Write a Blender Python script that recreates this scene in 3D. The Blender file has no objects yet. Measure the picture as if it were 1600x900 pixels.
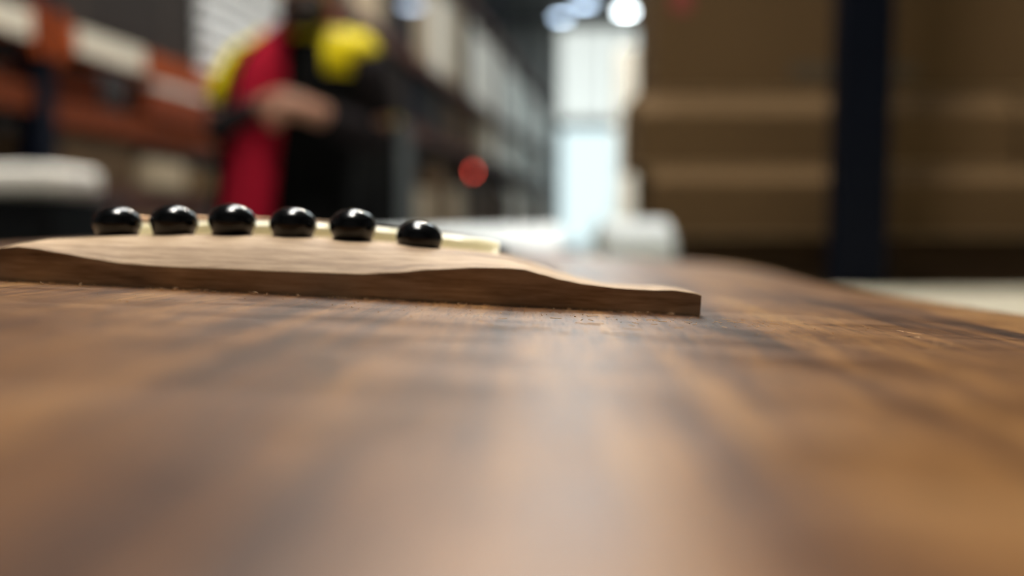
import bpy, bmesh, math, random
from mathutils import Vector, Matrix

random.seed(7)
SC = bpy.context.scene
COL = SC.collection

# ------------------------------------------------------------------ camera
F_PX = 1300.0                      # focal length in pixels of the 1600x900 frame
CAM_Z = 1.0
PITCH = math.radians(4.4)
cam_d = bpy.data.cameras.new('camera')
cam = bpy.data.objects.new('camera', cam_d)
COL.objects.link(cam)
cam.location = (0, 0, CAM_Z)
cam.rotation_euler = (math.radians(90) - PITCH, 0, 0)
cam_d.sensor_width = 36.0
cam_d.lens = 36.0 * F_PX / 1600.0
cam_d.clip_start = 0.003
cam_d.clip_end = 200
cam_d.dof.use_dof = True
cam_d.dof.focus_distance = 0.122
cam_d.dof.aperture_fstop = 6.6
cam_d.dof.aperture_blades = 0
SC.camera = cam

# ------------------------------------------------------------------ world, exposure
world = bpy.data.worlds.new('world')
SC.world = world
world.use_nodes = True
wbg = world.node_tree.nodes['Background']
wbg.inputs['Color'].default_value = (0.80, 0.98, 1.0, 1)
wbg.inputs['Strength'].default_value = 1.0
SC.view_settings.view_transform = 'Standard'
SC.view_settings.look = 'None'
SC.view_settings.exposure = 0.2
SC.view_settings.gamma = 1.0
SC.view_settings.use_curve_mapping = False
ROOF_GLOW = 17.0        # radiance of the roof panels added for soft top light
LAMP = 560.0          # radiance of a high bay lamp lens

# ------------------------------------------------------------------ frames
CW = Matrix.Translation((0, 0, CAM_Z)) @ Matrix.Rotation(math.radians(90) - PITCH, 4, 'X')
CR = CW.to_3x3()
# guitar top: grain vanishing point and tilt as read from the photograph
_d = Vector((50, 88, -1300)).normalized()
_e = Vector((1, -0.047, 0)).normalized()
_n = _e.cross(_d).normalized()
_x = _d.cross(_n).normalized()
GX, GY, GZ = CR @ _x, CR @ _d, CR @ _n
CAM_H = 0.0123
GO = Vector((0, 0, CAM_Z)) - GZ * CAM_H
MG = Matrix((( GX.x, GY.x, GZ.x, GO.x), (GX.y, GY.y, GZ.y, GO.y), (GX.z, GY.z, GZ.z, GO.z), (0, 0, 0, 1)))
MGI = MG.inverted()
XC = -0.0436          # guitar centre line in the guitar frame
TABLE_Z = 0.885

# ------------------------------------------------------------------ materials
def node_mat(name):
    m = bpy.data.materials.new(name)
    m.use_nodes = True
    nt = m.node_tree
    b = nt.nodes['Principled BSDF']
    return m, nt, b

def mat(name, col, rough=0.6, metal=0.0, var=0.12, scale=12.0, bump=0.0, stretch=(1, 1, 1), coat=0.0, spec=0.5):
    m, nt, b = node_mat(name)
    N, L = nt.nodes, nt.links
    tc = N.new('ShaderNodeTexCoord')
    mp = N.new('ShaderNodeMapping'); mp.inputs['Scale'].default_value = stretch
    no = N.new('ShaderNodeTexNoise'); no.inputs['Scale'].default_value = scale; no.inputs['Detail'].default_value = 4
    L.new(tc.outputs['Object'], mp.inputs['Vector']); L.new(mp.outputs['Vector'], no.inputs['Vector'])
    mx = N.new('ShaderNodeMix'); mx.data_type = 'RGBA'
    a = tuple(max(0, c * (1 - var)) for c in col); c2 = tuple(min(1, c * (1 + var)) for c in col)
    mx.inputs[6].default_value = (*a, 1); mx.inputs[7].default_value = (*c2, 1)
    L.new(no.outputs['Fac'], mx.inputs[0]); L.new(mx.outputs[2], b.inputs['Base Color'])
    b.inputs['Roughness'].default_value = rough
    b.inputs['Metallic'].default_value = metal
    b.inputs['Specular IOR Level'].default_value = spec
    if coat:
        b.inputs['Coat Weight'].default_value = coat
        b.inputs['Coat Roughness'].default_value = 0.05
    if bump:
        bp = N.new('ShaderNodeBump'); bp.inputs['Strength'].default_value = bump; bp.inputs['Distance'].default_value = 0.002
        L.new(no.outputs['Fac'], bp.inputs['Height']); L.new(bp.outputs['Normal'], b.inputs['Normal'])
    return m

def emit_mat(name, col, strength):
    m, nt, b = node_mat(name)
    b.inputs['Base Color'].default_value = (*col, 1)
    b.inputs['Emission Color'].default_value = (*col, 1)
    b.inputs['Emission Strength'].default_value = strength
    return m

def ramp(nt, stops):
    r = nt.nodes.new('ShaderNodeValToRGB')
    el = r.color_ramp.elements
    while len(el) < len(stops):
        el.new(0.5)
    for e, (p, c) in zip(el, stops):
        e.position = p; e.color = (*c, 1)
    return r

def math_node(nt, op, a, b=None, clamp=False):
    n = nt.nodes.new('ShaderNodeMath'); n.operation = op; n.use_clamp = clamp
    for i, v in enumerate((a, b)):
        if v is None: continue
        if isinstance(v, (int, float)): n.inputs[i].default_value = v
        else: nt.links.new(v, n.inputs[i])
    return n.outputs[0]

def scaled_noise(nt, src, sx, sy, sz, detail=4, rough=0.55, off=(0, 0, 0), dist=0.0):
    mp = nt.nodes.new('ShaderNodeMapping'); mp.inputs['Scale'].default_value = (sx, sy, sz); mp.inputs['Location'].default_value = off
    no = nt.nodes.new('ShaderNodeTexNoise'); no.inputs['Scale'].default_value = 1
    no.inputs['Detail'].default_value = detail; no.inputs['Roughness'].default_value = rough
    no.inputs['Distortion'].default_value = dist
    nt.links.new(src, mp.inputs['Vector']); nt.links.new(mp.outputs['Vector'], no.inputs['Vector'])
    return no.outputs['Fac']

def soundboard_mat():
    """figured brown tonewood, grain along y, satin lacquer"""
    m, nt, b = node_mat('figured_tonewood')
    tc = nt.nodes.new('ShaderNodeTexCoord'); src = tc.outputs['Object']
    wide = scaled_noise(nt, src, 62, 7, 1, 3, 0.5, (3.1, 0.4, 0), 0.4)
    streak = scaled_noise(nt, src, 210, 11, 1, 4, 0.6, (1.7, 2, 0), 0.3)
    fine = scaled_noise(nt, src, 760, 55, 1, 4, 0.7, (5, 1, 0), 0.4)
    curl = scaled_noise(nt, src, 35, 120, 1, 2, 0.5, (0, 7, 0), 0.8)
    v = math_node(nt, 'ADD', math_node(nt, 'MULTIPLY', wide, 0.46), math_node(nt, 'MULTIPLY', streak, 0.34))
    v = math_node(nt, 'ADD', v, math_node(nt, 'MULTIPLY', fine, 0.21))
    v = math_node(nt, 'ADD', v, math_node(nt, 'MULTIPLY', curl, 0.14))
    r = ramp(nt, [(0.42, (0.016, 0.008, 0.005)), (0.485, (0.048, 0.021, 0.010)), (0.545, (0.113, 0.049, 0.018)), (0.62, (0.205, 0.095, 0.030)), (0.70, (0.30, 0.155, 0.048))])
    nt.links.new(v, r.inputs[0])
    # dark pore dashes
    pore = scaled_noise(nt, src, 1700, 150, 1, 3, 0.6, (2, 9, 0))
    pr = ramp(nt, [(0.34, (0.25, 0.22, 0.20)), (0.47, (1, 1, 1)), (0.60, (1, 1, 1)), (0.74, (1.5, 1.45, 1.4))]); nt.links.new(pore, pr.inputs[0])
    mx = nt.nodes.new('ShaderNodeMix'); mx.data_type = 'RGBA'; mx.blend_type = 'MULTIPLY'; mx.inputs[0].default_value = 0.95
    nt.links.new(r.outputs[0], mx.inputs[6]); nt.links.new(pr.outputs[0], mx.inputs[7])
    nt.links.new(mx.outputs[2], b.inputs['Base Color'])
    rg = ramp(nt, [(0.3, (0.31, 0.31, 0.31)), (0.7, (0.43, 0.43, 0.43))]); nt.links.new(curl, rg.inputs[0])
    nt.links.new(rg.outputs[0], b.inputs['Roughness'])
    b.inputs['Specular IOR Level'].default_value = 0.5
    h = math_node(nt, 'ADD', math_node(nt, 'MULTIPLY', pore, 0.5), math_node(nt, 'MULTIPLY', scaled_noise(nt, src, 1100, 420, 1, 4, 0.7), 1.0))
    bp = nt.nodes.new('ShaderNodeBump'); bp.inputs['Strength'].default_value = 0.5; bp.inputs['Distance'].default_value = 0.00018
    nt.links.new(h, bp.inputs['Height']); nt.links.new(bp.outputs['Normal'], b.inputs['Normal'])
    return m

def bridge_mat():
    """bare sanded brown hardwood, grain along x"""
    m, nt, b = node_mat('sanded_bridge_wood')
    tc = nt.nodes.new('ShaderNodeTexCoord'); src = tc.outputs['Object']
    wide = scaled_noise(nt, src, 22, 330, 330, 4, 0.6, (0.3, 1, 2), 0.5)
    fine = scaled_noise(nt, src, 160, 1800, 1800, 4, 0.65, (4, 0, 1))
    v = math_node(nt, 'ADD', math_node(nt, 'MULTIPLY', wide, 0.6), math_node(nt, 'MULTIPLY', fine, 0.4))
    r = ramp(nt, [(0.32, (0.15, 0.085, 0.045)), (0.44, (0.33, 0.215, 0.125)), (0.56, (0.49, 0.345, 0.215)), (0.70, (0.60, 0.44, 0.29))])
    nt.links.new(v, r.inputs[0]); nt.links.new(r.outputs[0], b.inputs['Base Color'])
    b.inputs['Roughness'].default_value = 0.62
    b.inputs['Specular IOR Level'].default_value = 0.35
    bp = nt.nodes.new('ShaderNodeBump'); bp.inputs['Strength'].default_value = 0.5; bp.inputs['Distance'].default_value = 0.00015
    nt.links.new(fine, bp.inputs['Height']); nt.links.new(bp.outputs['Normal'], b.inputs['Normal'])
    return m

M = {
    'top': soundboard_mat(),
    'bridge': bridge_mat(),
    'pin': mat('black_plastic_pin', (0.003, 0.0035, 0.004), 0.17, var=0.2, scale=300, spec=0.40),
    'bone': mat('cream_saddle', (0.82, 0.73, 0.42), 0.35, var=0.06, scale=300),
    'bronze': mat('bronze_string', (0.60, 0.36, 0.18), 0.35, metal=1.0, scale=900),
    'steel': mat('steel_string', (0.55, 0.55, 0.55), 0.3, metal=1.0, scale=900),
    'ebony': mat('ebony', (0.025, 0.018, 0.014), 0.38, scale=90, stretch=(8, 1, 1)),
    'mahog': mat('mahogany', (0.20, 0.085, 0.038), 0.35, var=0.3, scale=30, stretch=(6, 1, 6)),
    'binding': mat('dark_binding', (0.055, 0.02, 0.012), 0.3, scale=80),
    'dust': mat('sawdust', (0.62, 0.40, 0.22), 0.9, scale=900),
    'table': mat('cream_laminate', (0.54, 0.50, 0.39), 0.5, var=0.05, scale=6, spec=0.25),
    'darkmetal': mat('dark_metal', (0.010, 0.011, 0.012), 0.5, metal=0.1, scale=10, spec=0.12),
    'navy': mat('navy_steel', (0.002, 0.004, 0.011), 0.55, var=0.2, scale=10, spec=0.12),
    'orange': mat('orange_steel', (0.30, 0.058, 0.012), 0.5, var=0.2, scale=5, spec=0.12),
    'shadebeam': mat('shaded_orange_steel', (0.15, 0.032, 0.009), 0.6, var=0.2, scale=5, spec=0.12),  # darker copy of the beam orange, shelf shade put into the colour
    'beamdark': mat('dark_shaded_steel', (0.075, 0.034, 0.026), 0.5, var=0.2, scale=5, spec=0.12),  # dark far beams, and low near beams with shade put into the colour
    'label': mat('white_label_strip', (0.72, 0.66, 0.54), 0.6, var=0.08, scale=14),
    'deck': mat('wire_deck', (0.12, 0.11, 0.10), 0.6, scale=20),
    'seam': mat('dark_seam', (0.05, 0.035, 0.022), 0.8, scale=20),
    'tape': mat('packing_tape', (0.42, 0.30, 0.17), 0.3, var=0.1, scale=20),
    'concrete': mat('polished_concrete', (0.24, 0.24, 0.23), 0.32, var=0.15, scale=1.5),
    'wall': mat('warehouse_wall', (0.10, 0.105, 0.11), 0.7, var=0.08, scale=2),
    'wallfar': mat('pale_end_wall', (0.62, 0.64, 0.60), 0.7, var=0.08, scale=2),
    'ceil': mat('roof_sheet', (0.10, 0.105, 0.11), 0.6, var=0.1, scale=2),
    'white': mat('white_foam', (0.55, 0.60, 0.61), 0.6, var=0.06, scale=20),
    'sheet': mat('white_ribbed_plastic', (0.84, 0.87, 0.88), 0.4, var=0.05, scale=8),
    'redfelt': mat('reddish_felt', (0.16, 0.04, 0.025), 0.8, var=0.2, scale=60),
    'black': mat('black_plastic', (0.004, 0.0045, 0.005), 0.45, var=0.2, scale=20, spec=0.12),
    'olive': mat('yellow_trim', (0.42, 0.34, 0.04), 0.5, var=0.1, scale=20),
    'shirt': mat('red_polo_cotton', (0.42, 0.010, 0.032), 0.85, var=0.15, scale=30, bump=0.2, spec=0.1),
    'hivis': mat('yellow_hi_vis', (0.90, 0.74, 0.008), 0.6, var=0.1, scale=30, spec=0.15),
    'vestblack': mat('black_vest_mesh', (0.004, 0.0045, 0.005), 0.8, var=0.2, scale=60, spec=0.12),
    'sleeve': mat('charcoal_sleeve', (0.018, 0.015, 0.017), 0.85, var=0.2, scale=40, spec=0.12),
    'skin': mat('skin', (0.48, 0.25, 0.17), 0.5, var=0.08, scale=15),
    'lip': mat('lip', (0.30, 0.11, 0.09), 0.5),
    'hair': mat('dark_hair', (0.018, 0.011, 0.008), 0.6, var=0.3, scale=60),
    'eye': mat('eye_white', (0.7, 0.68, 0.65), 0.2),
    'trousers': mat('dark_trousers', (0.018, 0.02, 0.028), 0.85, var=0.2, scale=40),
    'boot': mat('black_boot', (0.012, 0.011, 0.010), 0.5),
    'lamp': emit_mat('lamp_lens', (1.0, 0.93, 0.82), LAMP),
    'lampfar': emit_mat('far_lamp_lens', (0.86, 0.97, 1.0), 22.0),
    'lampdim': emit_mat('dim_blue_lamp_lens', (0.60, 0.78, 1.0), 8.0),
    'lampfaint': emit_mat('faint_lamp_lens', (0.66, 0.8, 1.0), 2.2),
    'roofglow': emit_mat('added_roof_light', (1.0, 0.99, 0.95), ROOF_GLOW),
    'roofglowfar': emit_mat('dim_added_roof_light', (0.88, 0.97, 1.0), ROOF_GLOW * .40),  # added far panel, weaker and cooler to soften its reflection on the guitar top
    'endlight': emit_mat('added_end_wall_glow', (0.93, 1.0, 0.95), 0.75),  # glow added above the dock door
    'redlamp': emit_mat('red_indicator', (1.0, 0.10, 0.06), 7.0),
}
CARD = {
    'kraft': mat('kraft_card', (0.135, 0.084, 0.040), 0.8, var=0.10, scale=5, spec=0.1),
    'brown': mat('brown_card', (0.095, 0.06, 0.033), 0.8, var=0.12, scale=5, spec=0.1),
    'beige': mat('beige_card', (0.36, 0.285, 0.19), 0.8, var=0.10, scale=5),
    'pale': mat('pale_card', (0.72, 0.69, 0.60), 0.8, var=0.08, scale=5),
    'white': mat('white_card', (0.88, 0.85, 0.78), 0.7, var=0.06, scale=5),
    'grey': mat('grey_wrap', (0.12, 0.12, 0.125), 0.5, var=0.2, scale=6, spec=0.2),
    'charcoal': mat('charcoal_wrap', (0.030, 0.025, 0.023), 0.6, var=0.2, scale=6, spec=0.1),
    'rust': mat('rust_red_card', (0.20, 0.045, 0.018), 0.7, var=0.15, scale=6, spec=0.1),
    'mint': mat('mint_white_wrap', (0.72, 0.80, 0.74), 0.4, var=0.08, scale=6),
    'black': mat('black_crate', (0.014, 0.014, 0.015), 0.6, var=0.2, scale=6, spec=0.12),
}

# ------------------------------------------------------------------ mesh helpers
def add_box(bm, c, s, rot=None, bev=0.0):
    g = bmesh.ops.create_cube(bm, size=1.0)
    vs = g['verts']
    bmesh.ops.scale(bm, vec=Vector(s), verts=vs)
    if bev:
        es = list({e for v in vs for e in v.link_edges})
        r = bmesh.ops.bevel(bm, geom=es, offset=bev, segments=2, affect='EDGES', profile=0.5)
        vs = list({v for f in r['faces'] for v in f.verts} | {v for v in vs if v.is_valid})
    if rot is not None:
        bmesh.ops.transform(bm, matrix=rot, verts=vs)
    bmesh.ops.translate(bm, vec=Vector(c), verts=vs)

def add_tube(bm, pts, rad, n=10, caps=True):
    pts = [Vector(p) for p in pts]
    if isinstance(rad, (int, float)): rad = [rad] * len(pts)
    rings = []
    for i, p in enumerate(pts):
        t = (pts[min(i + 1, len(pts) - 1)] - pts[max(i - 1, 0)]).normalized()
        a = t.orthogonal().normalized() if abs(t.z) > 0.95 else t.cross(Vector((0, 0, 1))).normalized()
        b = t.cross(a).normalized()
        rings.append([bm.verts.new(p + (a * math.cos(2 * math.pi * k / n) + b * math.sin(2 * math.pi * k / n)) * rad[i]) for k in range(n)])
    for r0, r1 in zip(rings, rings[1:]):
        for k in range(n):
            bm.faces.new((r0[k], r0[(k + 1) % n], r1[(k + 1) % n], r1[k]))
    if caps:
        bm.faces.new(rings[0][::-1]); bm.faces.new(rings[-1])

def add_lathe(bm, prof, c=(0, 0, 0), n=24):
    """prof: list of (r, z)"""
    c = Vector(c); rings = []
    for r, z in prof:
        if r < 1e-7: rings.append([bm.verts.new(c + Vector((0, 0, z)))])
        else: rings.append([bm.verts.new(c + Vector((r * math.cos(2 * math.pi * k / n), r * math.sin(2 * math.pi * k / n), z))) for k in range(n)])
    for a, b in zip(rings, rings[1:]):
        for k in range(n):
            j = (k + 1) % n
            if len(a) == 1 and len(b) == 1: continue
            if len(a) == 1: bm.faces.new((a[0], b[j], b[k]))
            elif len(b) == 1: bm.faces.new((a[k], a[j], b[0]))
            else: bm.faces.new((a[k], a[j], b[j], b[k]))

def add_loft(bm, rings, closed=True, caps=True):
    vr = [[bm.verts.new(p) for p in r] for r in rings]
    n = len(vr[0])
    for a, b in zip(vr, vr[1:]):
        for k in range(n if closed else n - 1):
            bm.faces.new((a[k], a[(k + 1) % n], b[(k + 1) % n], b[k]))
    if caps and closed:
        bm.faces.new(vr[0][::-1]); bm.faces.new(vr[-1])

def obj(name, bm, m, parent=None, smooth=False, loc=None):
    bmesh.ops.recalc_face_normals(bm, faces=bm.faces)
    me = bpy.data.meshes.new(name)
    bm.to_mesh(me); bm.free()
    if smooth:
        for p in me.polygons: p.use_smooth = True
    o = bpy.data.objects.new(name, me)
    me.materials.append(m)
    COL.objects.link(o)
    if parent is not None: o.parent = parent
    if loc is not None: o.location = loc
    return o

def tag(o, label=None, cat=None, group=None, kind=None):
    if label: o['label'] = label
    if cat: o['category'] = cat
    if group: o['group'] = group
    if kind: o['kind'] = kind
    return o

def empty(name, loc=(0, 0, 0), rz=0.0):
    o = bpy.data.objects.new(name, None)
    o.empty_display_size = 0.05
    COL.objects.link(o)
    o.location = loc; o.rotation_euler = (0, 0, rz)
    return o

def box_obj(name, c, s, m, parent=None, bev=0.0, rot=None):
    bm = bmesh.new(); add_box(bm, c, s, rot, bev)
    return obj(name, bm, m, parent)

def lerp_table(tab, x):
    if x <= tab[0][0]: return tab[0][1]
    for (x0, y0), (x1, y1) in zip(tab, tab[1:]):
        if x <= x1:
            t = (x - x0) / (x1 - x0); t = t * t * (3 - 2 * t) * 0.5 + t * 0.5
            return y0 + (y1 - y0) * t
    return tab[-1][1]

# ------------------------------------------------------------------ the warehouse shell
RX0, RX1, RY0, RY1, RH = -6.0, 7.5, -5.0, 28.0, 7.6
AISLE = 0.154                                  # the aisle runs this much to the right per metre
AN = math.atan(AISLE)
def struct(name, bm, m, **k):
    o = obj(name, bm, m, **k); o['kind'] = 'structure'; return o
bm = bmesh.new(); add_box(bm, ((RX0 + RX1) / 2, (RY0 + RY1) / 2, -0.05), (RX1 - RX0 + .4, RY1 - RY0 + .4, 0.1)); struct('floor', bm, M['concrete'])
bm = bmesh.new(); add_box(bm, (RX0 - .1, (RY0 + RY1) / 2, RH / 2), (0.2, RY1 - RY0 + .4, RH)); struct('wall_left', bm, M['wall'])
bm = bmesh.new(); add_box(bm, (RX1 + .1, (RY0 + RY1) / 2, RH / 2), (0.2, RY1 - RY0 + .4, RH)); struct('wall_right', bm, M['wall'])
bm = bmesh.new(); add_box(bm, ((RX0 + RX1) / 2, RY0 - .1, RH / 2), (RX1 - RX0, 0.2, RH)); struct('wall_front', bm, M['wall'])
DX0, DX1, DH = 1.6, 4.4, 4.2                    # open dock door in the end wall
bm = bmesh.new()
add_box(bm, ((RX0 + DX0) / 2, RY1 + .1, RH / 2), (DX0 - RX0, 0.2, RH))
add_box(bm, ((DX1 + RX1) / 2, RY1 + .1, RH / 2), (RX1 - DX1, 0.2, RH))
add_box(bm, ((DX0 + DX1) / 2, RY1 + .1, DH + .15), (DX1 - DX0, 0.2, .3)); add_box(bm, ((DX0 + DX1) / 2, RY1 + .1, RH - .1), (DX1 - DX0, 0.2, .2))
struct('wall_back', bm, M['wallfar'])
bm = bmesh.new(); add_box(bm, ((DX0 + DX1) / 2, RY1 + .1, (DH + .3 + RH - .2) / 2), (DX1 - DX0, .04, RH - DH - .5)); struct('light_panel_9', bm, M['endlight'])  # glowing panel added to brighten the far end of the aisle
bm = bmesh.new()
for k in range(1, 4): add_box(bm, (DX0 + (DX1 - DX0) * k / 4, RY1 + .06, (DH + .3 + RH - .2) / 2), (.06, .06, RH - DH - .5))
struct('trim_2', bm, M['ceil'])
bm = bmesh.new()
add_box(bm, (DX0 - .05, RY1 - .03, DH / 2), (0.1, 0.06, DH)); add_box(bm, (DX1 + .05, RY1 - .03, DH / 2), (0.1, 0.06, DH)); add_box(bm, ((DX0 + DX1) / 2, RY1 - .03, DH + .05), (DX1 - DX0 + .2, 0.06, 0.1))
struct('trim_1', bm, M['darkmetal'])
bm = bmesh.new(); add_box(bm, ((DX0 + DX1) / 2, RY1 + 12, -0.1), (40, 23.4, 0.1)); struct('ground', bm, M['concrete'])
# roof with openings for the added, unseen glowing panels
GLOW_PANELS = [(-0.7, 0.1, 9.0, 1.3), (1.9, 10.0, 23.0, 1.5)]      # x, y start, y end, width
bm = bmesh.new()
xs = [RX0] + [v for x, _, _, w in GLOW_PANELS for v in (x - w / 2, x + w / 2)] + [RX1]
for i in range(0, len(xs), 2):
    add_box(bm, ((xs[i] + xs[i + 1]) / 2, (RY0 + RY1) / 2, RH + .06), (xs[i + 1] - xs[i], RY1 - RY0, 0.12))
for x, y0, y1, SW in GLOW_PANELS:
    add_box(bm, (x, (RY0 + y0) / 2, RH + .06), (SW, y0 - RY0, 0.12)); add_box(bm, (x, (y1 + RY1) / 2, RH + .06), (SW, RY1 - y1, 0.12))
struct('ceiling', bm, M['ceil'])
for i, (x, y0, y1, SW) in enumerate(GLOW_PANELS):
    bm = bmesh.new(); add_box(bm, (x, (y0 + y1) / 2, RH + .06), (SW, y1 - y0, 0.04))
    struct('light_panel_%d' % (i + 1), bm, M['roofglow'] if i == 0 else M['roofglowfar'])

# ------------------------------------------------------------------ high bay lamps
def high_bay(x, y, z, label, lens='lamp'):
    t = empty('high_bay_lamp', (x, y, z)); tag(t, label, 'lamp', 'high bay lamps under the roof')
    bm = bmesh.new(); add_lathe(bm, [(0.0, .34), (.05, .34), (.07, .2), (.12, .16), (.21, .02), (.22, 0), (.205, 0), (.19, .02), (.0, .03)], n=20); obj('housing', bm, M['darkmetal'], t)
    bm = bmesh.new(); add_lathe(bm, [(0, .004), (.185, .004), (.185, .018), (0, .018)], n=20); obj('lens', bm, M[lens], t)
    bm = bmesh.new(); add_tube(bm, [(0, 0, .33), (0, 0, RH - z)], .012, 8); obj('suspension_rod', bm, M['darkmetal'], t)
    return t
high_bay(2.66, 19.9, 5.95, 'brightest high bay lamp, at the top beside the tall cartons', 'lampfar')
high_bay(1.62, 19.0, 5.90, 'bluish high bay lamp left of the brightest lamp', 'lampdim')
high_bay(1.25, 21.5, 6.20, 'bluish high bay lamp over the rack end, second left of the brightest lamp', 'lampdim')
high_bay(-.86, 7.3, 2.86, 'small dim high bay lamp above the person and rack', 'lampfaint').scale = (.5, .5, 1)
high_bay(-0.15, .75, 5.9, 'high bay lamp hanging above the workbench')
high_bay(0.4, 6.5, 5.9, 'high bay lamp hanging above the near aisle')

# ------------------------------------------------------------------ left pallet rack
RA = -2.32
def rackpt(s, t, z):
    """s along the aisle from the nearest full upright, t into the rack (left), z up"""
    return Vector((RA + AISLE * 3.3 + s * math.sin(AN) - t * math.cos(AN), 3.3 + s * math.cos(AN) + t * math.sin(AN), z))
rack = empty('pallet_rack', rackpt(0, 0, 0), -AN)
tag(rack, 'long pallet rack with navy uprights and orange beams along the aisle', 'rack')
# rack local axes: y along the aisle, -x into the rack
BAY, NB, RD = 2.7, 7, 1.0
LEVELS = {-1: (0.15, 0.8, 1.14, 1.54, 1.80, 2.9), 0: (0.15, 0.8, 1.16, 1.50, 1.80, 2.9)}
FAR = (0.15, 0.95, 2.0, 2.72, 4.0)
for i in range(-1, NB + 1):
    y = i * BAY
    u = empty('upright_frame', (0, y, 0)); u.parent = rack
    for x in (-.05, -RD + .05):
        bm = bmesh.new(); add_box(bm, (x, 0, 2.5), (0.09, 0.10, 5.0), bev=.004); obj('post', bm, M['navy'], u)
        bm = bmesh.new(); add_box(bm, (x, 0, .006), (0.14, 0.16, .012)); obj('foot_plate', bm, M['darkmetal'], u)
    for k in range(6):
        bm = bmesh.new(); add_tube(bm, [(-.05, 0, .3 + k * .75), (-RD + .05, 0, .3 + k * .75 + (.5 if k % 2 else -.0) + .2)], .016, 6); obj('brace', bm, M['navy'], u)
for i in range(-1, NB):
    for z in LEVELS.get(i, FAR):
        yc = i * BAY + BAY / 2
        for x in (-.03, -RD + .03):
            bm = bmesh.new(); add_box(bm, (x + (.02 if x > -.5 else -.02), yc, z - .055), (0.05, BAY - .11, 0.11), bev=.004)
            b = obj('beam', bm, M['beamdark'] if i > 0 or z < 1.4 else M['orange'] if z > 1.7 else M['shadebeam'], rack)  # lower near beams get the copies with shade in their colour
            if i < 1 and z < 1.7: b.location.x = -.035 if x > -.5 else 0
            if x > -.5 and (i > 0 or z > 1.7):
                for e in (-1, 1):
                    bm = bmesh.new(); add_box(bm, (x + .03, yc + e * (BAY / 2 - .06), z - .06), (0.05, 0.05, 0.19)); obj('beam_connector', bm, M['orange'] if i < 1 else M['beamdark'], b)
                if z == 1.80 and i < 1:
                    y0, y1 = ((0.16, 0.62) if i == 0 else (-.9, -.10))
                    bm = bmesh.new(); add_box(bm, (.018, (y0 + y1) / 2, z - .05), (.006, y1 - y0, .10)); obj('label_strip', bm, M['label'], b)
        bm = bmesh.new(); add_box(bm, (-RD / 2, yc, z + .006), (RD - .14, BAY - .14, .012)); obj('deck', bm, M['deck'], rack)

def carton(name, c, s, kind, label, cat='carton', group=None, rz=0.0, tape=True, bev=.006, mark=None):
    """c: centre of the underside; s: size x,y,z"""
    t = bmesh.new(); add_box(t, (0, 0, s[2] / 2), s, bev=bev)
    o = obj(name, t, CARD[kind]); o.location = c; o.rotation_euler = (0, 0, rz)
    tag(o, label, cat, group)
    if tape:
        bm = bmesh.new(); w = min(.05, s[0] * .2)
        add_box(bm, (0, 0, s[2] + .0005), (w, s[1] * .98, .001)); add_box(bm, (0, -s[1] / 2 - .0005, s[2] * .86), (w, .001, s[2] * .27)); add_box(bm, (0, s[1] / 2 + .0005, s[2] * .86), (w, .001, s[2] * .27))
        obj('tape', bm, M['tape'], o)
        bm = bmesh.new(); add_box(bm, (s[0] / 2 + .0004, 0, s[2] * .5), (.0008, .004, s[2] * .94)); add_box(bm, (s[0] / 2 + .0004, 0, s[2] * .985), (.0008, s[1] * .97, .003))
        obj('flap_seam', bm, M['seam'], o)
    else:
        for q in (-.28, .28):
            bm = bmesh.new(); t_ = .0012
            for a, b_ in (((s[0] / 2 + t_ / 2, q * s[1], s[2] / 2), (t_, .02, s[2])), ((-s[0] / 2 - t_ / 2, q * s[1], s[2] / 2), (t_, .02, s[2])), ((0, q * s[1], s[2] + t_ / 2), (s[0] + 2 * t_, .02, t_))): add_box(bm, a, b_)
            obj('strap', bm, M['seam'], o)
    return o

def on_rack(s0, s1, z, h, kind, label, depth=.7, t0=.04, name='carton', cat='carton', group='cartons on the long pallet rack', tape=True):
    p = rackpt((s0 + s1) / 2, t0 + depth / 2, z + .0125)
    return carton(name, p, (depth, s1 - s0 - .015, h), kind, label, cat, group, rz=-AN, tape=tape)

# first bay (between the nearest navy upright and the person)
on_rack(.10, .62, 1.16, .205, 'brown', 'grey brown carton right beside the nearest navy rack upright')
on_rack(.30, .85, .80, .22, 'kraft', 'low kraft carton just above the leftmost black bridge pins', t0=.02)
on_rack(.66, 1.0, 1.16, .14, 'beige', 'small beige carton low on the rack, right of the grey brown carton', t0=.0)
on_rack(1.02, 1.75, 1.16, .10, 'kraft', 'flat olive kraft carton on the rack behind the person', t0=.0)
on_rack(1.10, 1.45, 1.2735, .09, 'grey', 'small grey wrapped parcel lying on the flat kraft carton', t0=.1, tape=False, name='parcel', cat='parcel', depth=.3)
on_rack(.12, .42, 1.50, .14, 'rust', 'dim rust red carton close to the navy upright under the top beam', t0=.06)
on_rack(.45, .65, 1.50, .17, 'grey', 'grey wrapped bundle between the two orange beams', t0=.08, tape=False, name='bundle', cat='bundle')
on_rack(.68, 1.40, 1.50, .135, 'rust', 'long rust red carton between the beams left of the yellow vest', t0=.0)
on_rack(.88, 1.38, 1.6485, .12, 'white', 'flat pale carton lying on the long rust red carton', t0=.09, depth=.6)
on_rack(1.45, 2.2, 1.50, .16, 'rust', 'rust red carton hidden partly by the yellow vest', t0=.0)
on_rack(.10, 1.35, 1.80, 1.0, 'charcoal', 'tall charcoal wrapped pallet load on the top orange beam', t0=.12, tape=False, name='pallet_load', cat='pallet load')
on_rack(-1.9, -.10, 1.80, 1.0, 'charcoal', 'dark wrapped pallet load at the top left corner', t0=.12, tape=False, name='pallet_load', cat='pallet load')
on_rack(-.75, -.12, 1.54, .16, 'rust', 'dull rust carton left of the nearest navy upright', t0=.2)
on_rack(-.9, -.15, 1.14, .28, 'black', 'black crate in the dark bay left of the navy upright', t0=.2, tape=False, name='crate', cat='crate')
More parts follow.
